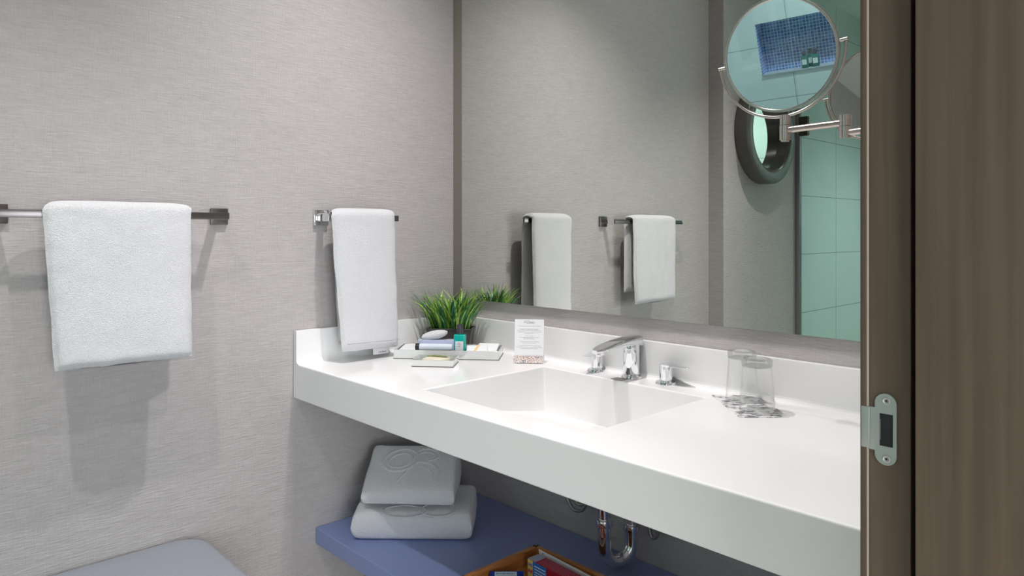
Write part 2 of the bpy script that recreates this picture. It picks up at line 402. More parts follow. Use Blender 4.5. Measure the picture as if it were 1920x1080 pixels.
# profile in (y,z) swept along x
n_ = len(cove)
def sweep(mb, prof, axis, s0, s1):
    vv = []
    for s in (s0, s1):
        for (p, q) in prof: vv.append((s, p-.0015, CZ+q) if axis == 'x' else (-p+.0015, s, CZ+q))
    fs = [tuple(range(n_)), tuple(range(n_, 2*n_))]+[(k, (k+1) % n_, n_+(k+1) % n_, n_+k) for k in range(n_)]
    vs_ = mb._add(vv, fs)
sweep(m, cove, 'x', .0015, WX-.0015); L(m).build('back_splashback', M_white, ct)
m = MB(); sweep(m, cove, 'y', -D+.0005, -.0016); L(m).build('side_splashback', M_white, ct)
m = MB(); m.box(.740, .776, -.0985, -.070, CZ-.0005, CZ+.0006); L(m).build('overflow_plate', mat('brushed_plate', (.25, .24, .23, 1), .35, 1), ct)  # dark plate stands in for the spout's reflection and shade on the deck

# ------------------------------------------------------------------ tap set
fx, fy = .764, -.043
fc = empty('basin_tap', (fx, fy, CZ), 0, 'chrome basin spout behind the sink, between its two lever handles', 'tap')
def flange(mb, r, h=.005):
    mb.lathe([(.0001, .0003), (r, .0003), (r, .0020), (r-.002, h), (r-.008, h), (.0001, h)], n=40)
m = MB(); flange(m, .0265); m.build('base_flange', M_chrome, fc)
m = MB()
m.lathe([(.0190, .004), (.0190, .0065), (.0205, .0085), (.0205, .088), (.0195, .094), (.0001, .095)], n=40)
m.build('body', M_chrome, fc)
m = MB()   # spout: swept rounded section from the body forward (-y), thinning to the tip
secs = []
for k in range(15):
    t = k/14; y_ = .0205-.166*t
    zt = .1055-.003*t-.018*t*t
    th = .030-.0220*t**.7 if t > 0 else .030
    wd = .0203+.001*sin(pi*min(1, t*1.1))-(.010*max(0, (t-.80)/.20)**2)
    if t == 1: wd *= .75
    ring = []
    for q in range(24):
        a_ = 2*pi*q/24; ca, sa = cos(a_), sin(a_)
        ex = abs(ca)**.55*(1 if ca > 0 else -1); ez = abs(sa)**(.35 if sa > 0 else .8)*(1 if sa > 0 else -1)
        ring.append((ex*wd, y_, zt-th/2+ez*th/2))
    secs.append(ring)
vv = [p for r_ in secs for p in r_]; fs = []
for i in range(14):
    for q in range(24): fs.append((i*24+q, i*24+(q+1) % 24, (i+1)*24+(q+1) % 24, (i+1)*24+q))
fs += [tuple(range(24)), tuple(14*24+q for q in range(24))]
m._add(vv, fs, True); m.build('spout', M_chrome, fc, sharp=50)
m = MB(); m.lathe([(.0001, .0700), (.0100, .0690), (.0128, .0720), (.0135, .086), (.0001, .084)], n=32, M=Matrix.Translation((0, -.124, 0))); m.build('aerator', M_chrome, fc)
def handle(x, label, ang):
    h = empty('tap_handle', (x, fy+.002, CZ), 0, label, 'tap handle', 'lever handles beside the spout')
    m = MB(); flange(m, .0255); m.build('base_flange', M_chrome, h)
    m = MB(); m.lathe([(.0140, .004), (.0140, .0075), (.0160, .0095), (.0160, .0425), (.0001, .0425)], n=36); m.build('body', M_chrome, h)
    M_ = Matrix.Rotation(ang, 4, 'Z'); m = MB()
    out = [(-.0138*cos(t*pi/12), .0138*sin(t*pi/12)) for t in range(-6, 7)]
    out = [(-.0160*cos(radians(t)), .0160*sin(radians(t))) for t in range(-90, 91, 12)]
    out += [(.020, .0152), (.040, .0122), (.060, .0090), (.067, .0056), (.0690, 0), (.067, -.0056), (.060, -.0090), (.040, -.0122), (.020, -.0152)]
    n2 = len(out)
    vv = [M_ @ Vector((p[0], p[1], .0420+.0035*max(0, p[0])/.06)) for p in out]+[M_ @ Vector((p[0], p[1], .0478-.0005*max(0, p[0])/.06)) for p in out]
    m._add(vv, [tuple(range(n2))[::-1], tuple(n2+k for k in range(n2))]+[(k, (k+1) % n2, n2+(k+1) % n2, n2+k) for k in range(n2)])
    m.build('lever', M_chrome, h, bevel=.0008); return h
handle(.648, 'left chrome tap handle, its lever pointing to the front under the spout tip', radians(-78))
handle(.866, 'right chrome tap handle with its flat lever pointing along the counter', radians(-4))

# ------------------------------------------------------------------ tumblers on printed coasters
def tumbler(x, y, label):
    g = empty('glass_tumbler', (x, y, CZ+.0016), 0, label, 'glass', 'upturned tumblers on the coasters')
    m = MB(); h = .108; R0, R1 = .0355, .0292
    prof = [(R0, .0003), (R0-.0009, .0), (R0-.0018, .0008), (R1-.0022, h-.017), (R1-.004, h-.0135), (.0001, h-.0125)]
    out = [(R0, .0003), (R0-.0001, .002), (R1+.0004, h-.018), (R1-.0003, h-.016), (R1-.0025, h-.0145), (.0001, h-.0142)]
    # open shell: outer then inner wall
    pr = [(R0-.0016, .0006), (R0-.0008, .0), (R0, .0006), (R1+.0002, h-.0165)]
    m.lathe(pr+[(R1-.0016, h-.0165), (R0-.0016, .0006)], n=56); m.build('glass_body', M_tumbler, g)
    m = MB(); m.lathe([(.0001, h-.0150), (R1-.006, h-.0150), (R1-.0012, h-.0163), (R1+.0010, h-.0150), (R1+.0016, h-.0110), (R1+.0012, h-.0035), (R1-.0008, h-.0005), (R1-.004, h), (R1-.0065, h-.0012), (R1-.010, h-.0032), (.0001, h-.0045)], n=56)
    m.build('thick_base', M_glassbase, g); return g
cu, cv = Vector((.73, -.683, 0)), Vector((.65, .76, 0)); c0 = Vector((1.012, -.0775, 0))
M_coast = mat('patterned_coaster', (.8, .8, .8, 1), .5)
v_ = coords(M_coast, (150, 60, 100), (0, 0, .6)); nz = noise(M_coast, v_, 1, 3, .6); n3_ = noise(M_coast, coords(M_coast, (28, 28, 28)), 1, 1, .4)
pat = math_(M_coast, 'MULTIPLY', ramp(M_coast, nz, [(.46, (0, 0, 0, 1)), (.52, (1,)*4)]), ramp(M_coast, n3_, [(.44, (0, 0, 0, 1)), (.50, (1,)*4)]))
ln(M_coast, ramp(M_coast, pat, [(.0, (.76, .76, .76, 1)), (1, (.14, .14, .145, 1))]), BS(M_coast).inputs['Base Color'])
ang = math.atan2(cu.y, cu.x)
for k, lab in enumerate(('square grey-printed coaster nearer the wall, under the rear tumbler', 'square grey-printed coaster nearer the counter front, under the front tumbler')):
    p = c0+cu*(.0475+.0955*k)+cv*.052
    m = MB(); m.box(-.0472, .0472, -.05, .05, 0, .0012); o = m.build('coaster', M_coast)
    o.location = (p.x, p.y, CZ+.0001); o.rotation_euler = (0, 0, ang); tag(o, lab, 'coaster', 'printed coasters on the counter')
tumbler(1.083, -.070, 'upturned clear glass tumbler closer to the splashback')
tumbler(1.152, -.135, 'upturned clear glass tumbler in front, closer to the counter edge')

# ------------------------------------------------------------------ towel rails
def rail_long():
    r = empty('towel_rail', (0, -1.02, Z(.036)), 0, 'long chrome towel rail at the far left of the wall', 'towel rail')
    m = MB(); m.box(.062, .070, -.245, .233, -.0085, .0085, bev=.0008); m.build('bar', M_chrome_d, r)
    for yc in (-.242, .232):
        m = MB(); m.box(.0005, .009, yc-.022, yc+.022, -.021, .021, bev=.001); p_ = m.build('wall_plate', M_chrome_d, r)
        m = MB(); s_ = 1 if yc > 0 else -1
        m.box(.009, .064, yc-.018, yc+.001, -.0085, .0085, bev=.0008); m.build('bracket', M_chrome, r)
    return r
rail_long()
r2 = empty('towel_rail', (0, -.497, Z(.036)), 0, 'short chrome towel rail over the counter, one end free', 'towel rail')
m = MB(); m.box(.0005, .009, -.023, .021, -.021, .022, bev=.001); m.build('wall_plate', M_chrome, r2)
m = MB(); m.box(.009, .070, -.012, .010, -.010, .010, bev=.0008); m.build('bracket', M_chrome, r2)
m = MB(); m.box(.062, .070, .010, .222, -.0085, .0085, bev=.0008); m.build('bar', M_chrome_d, r2)

# ------------------------------------------------------------------ hanging towels
from mathutils import noise as mn
def hang(name, yl_t, yr_t, yl_b, yr_b, ztop, zfl, zfr, zback, xf_t, xf_b, xb, th, seed, parent=None, mtl=None, amp=.002, puff=0):
    """solid folded cloth over a rail; y edges at top and bottom, front drop left/right, back drop"""
    xr = .066
    pts = []
    # centreline in (x, zparam): back bottom -> up -> over -> front down
    n1, n2, n3 = 26, 10, 44
    zt = ztop-.5*th; r0 = (xf_t-xb)/2; xm = (xf_t+xb)/2
    def zf(t): return zfl+(zfr-zfl)*t
    rows = []
    for i in range(n1): s = i/n1; rows.append(('b', s))
    for i in range(n2+1): rows.append(('a', i/n2))
    for i in range(1, n3+1): rows.append(('f', i/n3))
    nw = 46; m = MB(); ringN = None; vs_ = []
    for kind, s in rows:
        ring = []
        for side in (1, -1):
            rng = range(nw+1) if side == 1 else range(nw, -1, -1)
            for q in rng:
                t = q/nw
                zb_ = zback
                if kind == 'b': x, z = xb, zb_+(zt-r0*.6-zb_)*s; nx, nz = -1, 0; fr = max(0, (ztop-z)/(ztop-zback))
                elif kind == 'a':
                    an = pi*(1-s); x, z = xm+r0*cos(an), zt-r0*.6+r0*.6*sin(an)*1.0; nx, nz = cos(an), sin(an); fr = 0
                else:
                    zz = zf(t); x = xf_t+(xf_b-xf_t)*s**1.3; z = (zt-r0*.6)+(zz-(zt-r0*.6))*s; nx, nz = 1, 0; fr = s
                yl = yl_t+(yl_b-yl_t)*fr; yr = yr_t+(yr_b-yr_t)*fr
                if kind == 'b': yl += .020; yr += .012
                if kind == 'a': yl += .020*(1-s); yr += .012*(1-s)
                e = 2*t-1; prof = (1-abs(e)**7)**.5 if abs(e) < 1 else 0
                if kind == 'f' and s > .94: prof *= math.sqrt(max(0, 1-((s-.94)/.06)**2))
                if kind == 'b' and s < .04: prof *= math.sqrt(max(0, 1-((.04-s)/.04)**2))
                hh = th*(1+puff*(s if kind == 'f' else 0))/2*prof
                y = yl+(yr-yl)*t
                p = Vector((x+nx*side*hh, y, z+nz*side*hh))
                d_ = mn.noise(Vector((y*9, z*7, x*9+seed)))*.5+mn.noise(Vector((y*28, z*24, x*28+seed)))*.22+mn.noise(Vector((y*130, z*130, x*90+seed)))*.16
                g = amp*(1 if kind != 'a' else .4)
                p += Vector((nx*d_*g*side if kind == 'a' else d_*g*(1.6 if kind == 'f' else .6), mn.noise(Vector((z*14, seed, side)))*.0022+mn.noise(Vector((z*160, seed+e*3, side)))*.0007, nz*d_*g))
                if kind == 'f': p.z += mn.noise(Vector((y*20, seed, 3)))*.003*s
                ring.append(p)
        vs_ += ring; ringN = len(ring)
    R = len(rows); fs = []
    for i in range(R-1):
        for k in range(ringN): fs.append((i*ringN+k, i*ringN+(k+1) % ringN, (i+1)*ringN+(k+1) % ringN, (i+1)*ringN+k))
    fs += [tuple(range(ringN)), tuple((R-1)*ringN+k for k in range(ringN))]
    m._add(vs_, fs, True)
    return m
t1 = hang('t', -1.190, -.886, -1.170, -.886, Z(.066), Z(-.301), Z(-.304), Z(-.255), .083, .092, .046, .020, 3.1, puff=.7, amp=.004)
tw = empty('hand_towel', (.066, -1.03, Z(.05)), 0, 'wide white towel folded over the long rail at the left', 'towel')
def place(mb, name, mt, root, **k):
    bmesh.ops.translate(mb.bm, verts=mb.bm.verts, vec=-Vector(root.location)); return mb.build(name, mt, root, sharp=80, **k)
place(t1, 'cloth', M_terry, tw)
m = MB(); m.box(.0350, .0356, -1.165, -.900, Z(-.243), Z(-.2415)); place(m, 'hem_stitching', M_stitch, tw)
t2 = hang('t', -.508, -.2985, -.484, -.296, Z(.064), Z(-.338), Z(-.345), Z(-.325), .083, .098, .045, .022, 9.4, puff=.25, amp=.003)
tw2 = empty('hand_towel', (.066, -.40, Z(.05)), 0, 'narrow white towel hanging on the short rail above the counter corner', 'towel')
place(t2, 'cloth', M_terry, tw2)
m = MB()
for k in range(34):
    y_ = -.474+.170*k/33; m.box(.1115, .1131, y_, y_+.0032, Z(-.318)-.0045*k/33, Z(-.3170)-.0045*k/33)
place(m, 'hem_stitching', M_stitch, tw2)
m = MB(); m.box(.085, .0865, -.375, -.322, Z(-.362), Z(-.335)); lb = place(m, 'care_label', M_paper, tw2); lb['label'] = 'white care label under the hem'
m = MB()
for y_, w_ in ((-.356, .002), (-.351, .003), (-.345, .005), (-.338, .003), (-.333, .002)): m.box(.0866, .0869, y_, y_+w_, Z(-.3575), Z(-.354))
o_ = place(m, 'label_print', M_ink, tw2)

# ------------------------------------------------------------------ corner still life (rotated frames)
def frame(px, py, ex, ey): return math.atan2(ey, ex)
def open_tray(name, x, y, ang, w_, d_, h_, t_, label, cat, M_, flare=0):
    e = empty(name, (x, y, CZ+.0002), ang, label, cat)
    m = MB()
    def R(a, b, c, d, z0): return [(a, b, z0), (c, b, z0), (c, d, z0), (a, d, z0)]
    lv = [R(0, 0, w_, d_, 0), R(-flare, -flare, w_+flare, d_+flare, h_), R(-flare+t_, -flare+t_, w_+flare-t_, d_+flare-t_, h_), R(t_, t_, w_-t_, d_-t_, t_)]
    vv = [p for r_ in lv for p in r_]; fs = [(0, 3, 2, 1), (12, 13, 14, 15)]
    for i in range(3):
        for k in range(4): fs.append((i*4+k, i*4+(k+1) % 4, (i+1)*4+(k+1) % 4, (i+1)*4+k))
    m._add(vv, fs); m.build('dish', M_, e, bevel=.0005)
    m = MB(); m.box(-.0015, w_+.0015, -.0015, d_+.0015, 0, .0014); m.build('base_rim', M_chrome_d, e); return e
TA = math.atan2(.205, .236); tO = Vector((.130, -.333, 0))
tray = open_tray('amenity_tray', tO.x, tO.y, TA, .306, .118, .026, .003, 'rectangular silvery tray of toiletries in the counter corner', 'tray', M_silver, .001)
TE, TN = Vector((cos(TA), sin(TA), 0)), Vector((-sin(TA), cos(TA), 0))
def TP(u, v, z=.0): return tO+TE*u+TN*v+Vector((0, 0, CZ+.0036+z))
# green plant
pA = math.atan2(.091, .107); pot = empty('potted_grass', (.105, -.101, CZ+.0002), pA, 'bushy artificial grass in a square brown pot behind the tray', 'plant')
m = MB(); w0, w1_, d0, d1 = .060, .070, .032, .038; hp = .067
lv = [(w0, d0, 0), (w1_, d1, hp-.004), (w1_+.0015, d1+.0015, hp-.004), (w1_+.0015, d1+.0015, hp), (w1_-.004, d1-.004, hp), (w1_-.006, d1-.006, hp-.012)]
vv = []; fs = []
for (a_, b2, z_) in lv: vv += [(-a_, -b2, z_), (a_, -b2, z_), (a_, b2, z_), (-a_, b2, z_)]
for i in range(len(lv)-1):
    for k in range(4): fs.append((i*4+k, i*4+(k+1) % 4, (i+1)*4+(k+1) % 4, (i+1)*4+k))
fs += [(0, 3, 2, 1)]; m._add(vv, fs); m.build('pot', M_pot, pot, bevel=.001)
m = MB(); m.box(-.064, .064, -.032, .032, hp-.016, hp-.012); m.build('soil', M_soil, pot)
G = [mat('leaf_green', c, .38, 0, .5) for c in ((.20, .43, .05, 1), (.36, .60, .09, 1), (.03, .16, .05, 1), (.42, .60, .15, 1), (.03, .21, .10, 1))]
m = MB(); rnd = random.Random(5)
for k in range(270):
    bx_, by_ = rnd.uniform(-.058, .058), rnd.uniform(-.028, .028)
    az = math.atan2(by_*1.5+rnd.gauss(0, .02), bx_+rnd.gauss(0, .03)); 
    edge = min(1, math.hypot(bx_/.06, by_/.03))
    Lb = rnd.uniform(.09, .162)*(1 if k % 9 else .6); lean = rnd.uniform(.12, .55)+edge*rnd.uniform(.1, .7); curl = rnd.uniform(.2, 1.1)
    wd = rnd.uniform(.0016, .0042) if k % 3 else rnd.uniform(.001, .0018)
    m.mi = rnd.choice((0, 0, 1, 1, 1, 2, 2, 3, 4)); n_s = 7
    tw_ = rnd.uniform(-.6, .6); p = Vector((bx_, by_, hp-.013)); th_ = lean*.4; L_ = []
    for q in range(n_s+1):
        t = q/n_s; wq = wd*(1-t**2.2)*(.6+.8*min(1, t*3))+.0002
        sd = Vector((-sin(az+tw_*t), cos(az+tw_*t), 0)); up_ = Vector((cos(az)*cos(th_), sin(az)*cos(th_), -sin(th_)))*wq*.3
        L_ += [p+sd*wq-up_*0, p+up_*.8, p-sd*wq]
        th_ = lean*.4+curl*t*t*1.1+lean*t*.5
        p = p+Vector((cos(az)*sin(th_), sin(az)*sin(th_), cos(th_)))*(Lb/n_s)
        # keep clear of the walls
        pw = pot.matrix_basis @ p if False else p
    m._add(L_, [f for i in range(n_s) for f in ((3*i, 3*i+1, 3*i+4, 3*i+3), (3*i+1, 3*i+2, 3*i+5, 3*i+4))], True)
# keep blades inside the room corner
ca, sa = cos(pA), sin(pA); pl = Vector(pot.location)
for v_ in m.bm.verts:
    wx, wy = pl.x+v_.co.x*ca-v_.co.y*sa, pl.y+v_.co.x*sa+v_.co.y*ca
    lim = .018 if v_.co.z < .1 else .006
    if wx < lim: wx = lim+(lim-wx)*.15
    lim = -.034
    if wy > lim: wy = lim-(wy-lim)*.15
    dx, dy = wx-pl.x, wy-pl.y; v_.co.x = dx*ca+dy*sa; v_.co.y = -dx*sa+dy*ca
gm = m.bm; me = bpy.data.meshes.new('grass_blades'); gm.to_mesh(me); gm.free()
for g in G: me.materials.append(g)
go = bpy.data.objects.new('grass_blades', me); COL.objects.link(go); go.parent = pot
# lavender carton, fluffy pad on it, tube in front, teal bottle, white card leaning at left
def loose(name, mb, mt, u, v, z, label, cat, rot=0, bevel=0, parent=None):
    o = mb.build(name, mt, None, bevel=bevel); o.location = TP(u, v, z); o.rotation_euler = (0, 0, TA+rot); return tag(o, label, cat)
m = MB(); m.box(0, .106, 0, .026, 0, .049); loose('lavender_carton', m, M_lav, .066, .021, 0, 'pale lavender carton lying in the silvery tray behind the white tube', 'box', 0, .0006)
tb = empty('toiletry_tube', TP(.066, .0100, .0305), TA, 'pale tube with a round black cap lying at the front of the tray', 'tube')
m = MB(); m.tube([(.006, 0, 0), (.03, 0, 0), (.085, 0, 0), (.104, 0, 0)], [.0098, .0100, .0096, .0088], n=28); m.build('tube_body', M_frost, tb)
m = MB(); m.tube([(-.004, -.0, 0), (-.0035, 0, 0), (.008, 0, 0), (.0081, 0, 0)], [.0090, .0102, .0102, .0095], n=28); m.build('cap', M_black, tb)
m = MB(); b2 = bmesh.new(); bmesh.ops.create_uvsphere(b2, u_segments=40, v_segments=22, radius=1)
for v_ in b2.verts:
    n_ = mn.noise(v_.co*7)*.06+mn.noise(v_.co*22)*.03
    v_.co = Vector((v_.co.x*.040*(1+n_), v_.co.y*.017*(1+n_), v_.co.z*.013*(1+n_)+.002*v_.co.x))
m.merge(b2, None, True); o = loose('fluffy_pad', m, M_terry,   .112, .036, .0615, 'fluffy white pad lying on top of the lavender carton', 'pad'); o.rotation_euler = (0, radians(-9), TA)
def bottle(name, loc, rz, s, label, grp=None, body=M_teal, sx=1.0):
    e = empty(name, loc, rz, label, 'bottle', grp)
    m = MB(); m.box(-.0165*s*sx, .0165*s*sx, -.010*s, .010*s, 0, .062*s, bev=.003*s, seg=3)
    m.lathe([(.007*s, .060*s), (.007*s, .066*s)], n=20); m.build('bottle_body', body, e)
    m = MB(); m.lathe([(.0088*s, .0645*s), (.0092*s, .066*s), (.0092*s, .088*s), (.0085*s, .0895*s), (.0001, .0897*s)], n=28); m.build('cap', M_capdk, e)
    m = MB(); m.box(-.0115*s*sx, .0115*s*sx, -.0106*s, -.0101*s, .018*s, .044*s); lb_ = m.build('paper_label', M_paper, e)
    m = MB()
    for q, (zz, ww) in enumerate(((.038, .006), (.034, .010), (.029, .007))): m.box(-ww/2*s, ww/2*s, -.0108*s, -.0106*s, zz*s, (zz+.0012)*s)
    m.build('label_print', M_ink, lb_); return e
bottle('lotion_bottle', TP(.188, .036, 0), TA-.05, 1.04, 'small teal lotion bottle with dark cap standing in the silvery tray')
m = MB(); m.box(0, .054, 0, .104, 0, .0012)
o = loose('folded_card', m, M_paper, .006, .006, .0135, 'blank white card lying in the left end of the silvery tray', 'card'); o.rotation_euler = (radians(4), radians(-3), TA)
for k, (u_, v2, z_, r_, lab, st) in enumerate(((.236, .032, .0155, .12, 'white soap packet with a pale yellow stripe at the right of the tray', True), (.262, .072, .0155, -.1, 'plain white packet behind the yellow-striped one in the tray', False))):
    e = empty('soap_packet', TP(u_, v2, z_), TA+r_, lab, 'packet', 'packets in the tray')
    e.rotation_euler = (radians(22), 0, TA+r_)
    m = MB(); m.box(-.028, .034, -.022, .026, -.006, .007, bev=.003, seg=3); m.build('wrapper', M_paper, e)
    if st:
        m = MB(); m._add([(-.012, -.0225, .0072), (-.004, -.0225, .0072), (.012, .0265, .0072), (.004, .0265, .0072)], [(0, 1, 2, 3)])
        m.prism([(-.012, -.0222), (-.004, -.0222), (.012, .0262), (.004, .0262)], .0070, .0074); m.build('yellow_stripe', mat('pale_yellow_ink', (.85, .62, .28, 1), .5), e)
# soap dish in front of the tray
SA = math.atan2(.073, .085); sd = open_tray('soap_dish', .268, -.366, SA, .112, .080, .019, .0025, 'small square silvery dish holding a soap in front of the tray', 'dish', M_silver, .003)
sP = Vector((.268, -.366, CZ+.003)); SE, SN = Vector((cos(SA), sin(SA), 0)), Vector((-sin(SA), cos(SA), 0))
so = empty('leaf_soap', sP+SE*.058+SN*.040+Vector((0, 0, .010)), SA+.2, 'cream soap bar with a green leaf wrapper lying in the small dish', 'soap')
m = MB(); b2 = bmesh.new(); bmesh.ops.create_uvsphere(b2, u_segments=36, v_segments=18, radius=1)
for v_ in b2.verts: v_.co = Vector((v_.co.x*.040, v_.co.y*.024, v_.co.z*.0105))
m.merge(b2, None, True); m.build('soap_bar', mat('cream_soap', (.72, .66, .50, 1), .4), so)
m = MB(); n8 = 12
vv = []
for i in range(n8+1):
    t = i/n8; x_ = -.026+.058*t; wl = .011*max(0, sin(pi*t))**.8+.0002
    for s_ in (-1, 0, 1): vv.append((x_, .006+s_*wl-.012*t, .0125-.006*abs(t-.4)+(.0012 if s_ == 0 else 0)))
vv += [(p[0], p[1], p[2]-.0008) for p in vv[:]]
q_ = (n8+1)*3; fs = []
for i in range(n8):
    for s_ in range(2):
        a_ = 3*i+s_; fs += [(a_, a_+1, a_+4, a_+3), (q_+a_, q_+a_+3, q_+a_+4, q_+a_+1)]
    fs += [(3*i, 3*i+3, q_+3*i+3, q_+3*i), (3*i+2, q_+3*i+2, q_+3*i+5, 3*i+5)]
m._add(vv, fs, True); m.build('leaf', mat('olive_leaf', (.22, .25, .08, 1), .5), so)

# printed tent card
ka = math.atan2(.054, .062); cdv = empty('tent_card', (.452, -.100, CZ+.0003), ka, 'upright white printed card with a floral strip along its foot, near the tap', 'card')
RX = Matrix.Rotation(radians(-8), 4, 'X')
m = MB(); m.box(-.041, .041, -.0006, .0006, 0, .122, M=RX); m.box(-.041, .041, -.0006, .0006, .0, .121, M=Matrix.Translation((0, .034, 0)) @ Matrix.Rotation(radians(8), 4, 'X'))
m.build('card_sheet', M_paper, cdv)
M_flor = mat('floral_print', (.9, .85, .82, 1), .6)
v_ = coords(M_flor, (1, 1, 1)); nz = noise(M_flor, v_, 420, 3, .7); n2_ = noise(M_flor, v_, 70, 1, .5)
hue = ramp(M_flor, n2_, [(.4, (.10, .07, .09, 1)), (.5, (.50, .20, .12, 1)), (.62, (.32, .16, .16, 1))])
mxn = nd(M_flor, 'ShaderNodeMix', data_type='RGBA'); ln(M_flor, ramp(M_flor, nz, [(.46, (0, 0, 0, 1)), (.56, (1,)*4)]), mxn.inputs[0]); mxn.inputs[6].default_value = (.86, .84, .82, 1); ln(M_flor, hue, mxn.inputs[7]); ln(M_flor, mxn.outputs[2], BS(M_flor).inputs['Base Color'])
m = MB(); m.box(-.041, .041, -.0016, -.0007, .0005, .0205, M=Matrix.Translation((-.003, -.0035, 0)) @ Matrix.Rotation(radians(-14), 4, 'X')); m.build('floral_strip', M_flor, cdv)
m = MB(); rn = random.Random(11)
def textline(z, wdt, h_, bold=1.0, x0=None):
    x = -wdt/2 if x0 is None else x0; e_ = x+wdt
    while x < e_:
        wl = rn.uniform(.0020, .0065)
        xe = min(e_, x+wl); q = x
        while q < xe:
            sw = rn.uniform(.0003, .0006)*bold; hh = h_*rn.choice((1, .75, .75, 1.1))
            m.box(q, q+sw, -.0008, -.00065, z-hh/2, z+hh/2, M=RX)
            if rn.random() < .5: m.box(q, q+sw*2.2, -.0008, -.00065, z-hh/2, z-hh/2+.0003*bold, M=RX)
            q += sw*2.4
        x = xe+.0011
textline(.1178, .016, .0018, 1.3, -.015); textline(.1140, .030, .0034, 2.2, -.015); textline(.1108, .022, .0015, 1.2, -.008)
for z_, wd in ((.1030, .060), (.0945, .054), (.0906, .066), (.0867, .064), (.0828, .024), (.0755, .023), (.0716, .054), (.0680, .033), (.0600, .053), (.0560, .038), (.0482, .061), (.0444, .072), (.0405, .049)): textline(z_, wd, .0016, 1)
m.build('printed_text', M_ink, cdv)

# ------------------------------------------------------------------ low shelf, towels, pipes
SHZ = Z(-.8494)
m = MB(); m.box(.0015, WX-.0015, -.513, -.0015, SHZ-.046, SHZ); o = m.build('low_shelf', M_shelf, bevel=.0025); tag(o, 'long blue-grey lacquered shelf under the white counter', 'shelf')
# folded towel stack: local frame, x right across the view, y away from the viewer
FA = math.atan2(.240, .235)
def folded(name, org, w_, d_, prof, label, seed, motif, rz):
    """prof(v) -> height at depth v (0..1)"""
    e = empty(name, org, rz, label, 'towel', 'folded towels on the shelf')
    m = MB(); nx_, ny_ = 70, 60; top = {}
    def P(u, v, s):
        x = w_*(u-.5); y = d_*v
        h_ = prof(u, v); eu = abs(2*u-1); ev = abs(2*v-1)
        k = max(0, 1-eu**26)**.5*max(0, 1-ev**16)**.5 if max(eu, ev) < 1 else 0
        zc_ = h_*.5; z_ = zc_+s*h_*.5*k
        d2 = mn.noise(Vector((x*11, y*11, seed)))*.004+mn.noise(Vector((x*150, y*150, seed)))*.0009
        if s > 0: z_ += d2*k
        out = mn.noise(Vector((x*22+y*9, z_*25, seed)))*.004
        fr = -(.006*mn.noise(Vector((x*30, seed, 0)))) if v < .03 else 0
        return Vector((x+out*(1 if u > .5 else -1)*(eu**4), y+fr, max(z_, .0006)))
    for s in (1, -1):
        g = [[P(.5-.5*cos(pi*i/nx_), .5-.5*cos(pi*j/ny_), s) for i in range(nx_+1)] for j in range(ny_+1)]
        m._add([p for r_ in g for p in r_], [(j*(nx_+1)+i, j*(nx_+1)+i+1, (j+1)*(nx_+1)+i+1, (j+1)*(nx_+1)+i) for j in range(ny_) for i in range(nx_)], True)
    m.build('cloth', M_terry, e, sharp=80)
    def surf(x, y):
        u, v = x/w_+.5, y/d_; return Vector((x, y, prof(u, v)+mn.noise(Vector((x*11, y*11, seed)))*.004*max(0, 1-abs(2*v-1)**12)**.5+.0002))
    if motif:
        m = MB()
        for path, r_, cl in motif: m.tube([surf(x, y) for x, y in path], r_, n=8, closed=cl, flat=.7)
        m.build('raised_motif', M_terry, e)
    return e
def ell(cx_, cy_, rx, ry, rot=0, a0=0, a1=360, n=40):
    R_ = []
    for k in range(n + (a1-a0 != 360)):
        t = radians(a0+(a1-a0)*k/n); x, y = rx*cos(t), ry*sin(t); R_.append((cx_+x*cos(rot)-y*sin(rot), cy_+x*sin(rot)+y*cos(rot)))
    return R_
mot = [(ell(-.036, .090, .050, .034, .2), .0045, True), (ell(-.036, .088, .034, .022, .25), .0036, True),
       (ell(.040, .108, .034, .017, -.1, -80, 190), .0042, False), (ell(.038, .106, .022, .009, -.1, -90, 180), .0034, False),
       (ell(.030, .040, .054, .044, -.2, -10, 120), .0042, False), (ell(.026, .038, .038, .032, -.2, 0, 110), .0034, False),
       ([(.008, .108), (-.001, .080), (-.016, .050), (-.036, .024)], .0038, False)]
fo = Vector((.265, -.372, SHZ+.0003))
FE, FN = Vector((cos(FA), sin(FA), 0)), Vector((-sin(FA), cos(FA), 0))
folded('folded_towel', fo+FE*.004, .335, .205, lambda u, v: .078+.011*v-.006*(1-v)**6, 'larger folded white towel lying directly on the blue-grey shelf', 2.2, [(ell(-.02, .020, .06, .030, 0), .0030, True), (ell(.07, .030, .05, .035, 0), .0030, True)], FA)
folded('folded_towel', fo-FE*.010+FN*.016+Vector((0, 0, .0905)), .262, .150, lambda u, v: .046+.088*v-.004*(1-v)**5, 'smaller folded white towel with a raised looping motif, on top of the stack', 6.6, mot, FA-.03)

# drain trap
tr = empty('drain_trap', (.745, -.125, SHZ+.016), 0, 'chrome curved waste pipe below the sink', 'pipe')
def RelT(p): return Vector(p)-Vector(tr.location)
x1_, y1_, x2_, y2_ = .745, -.128, .772, -.052
pts = [(x1_, y1_, Z(-.720))]+[(x1_, y1_, Z(-.735-.01*k)) for k in range(4)]
cxm, cym = (x1_+x2_)/2, (y1_+y2_)/2
for k in range(0, 19):
    t = pi*k/18; f_ = (1-cos(t))/2; pts.append((x1_+(x2_-x1_)*f_, y1_+(y2_-y1_)*f_, Z(-.783)-.042*sin(t)))
pts += [(x2_, y2_, Z(-.770)), (x2_, y2_, Z(-.755))]
m = MB(); m.tube([RelT(p) for p in pts], .0170, n=24); m.build('trap_bend', M_chrome, tr)
m = MB(); m.tube([RelT((x1_, y1_, Z(-.722))), RelT((x1_, y1_, Z(-.516)))], .0150, n=24); m.build('tailpiece', M_chrome, tr)
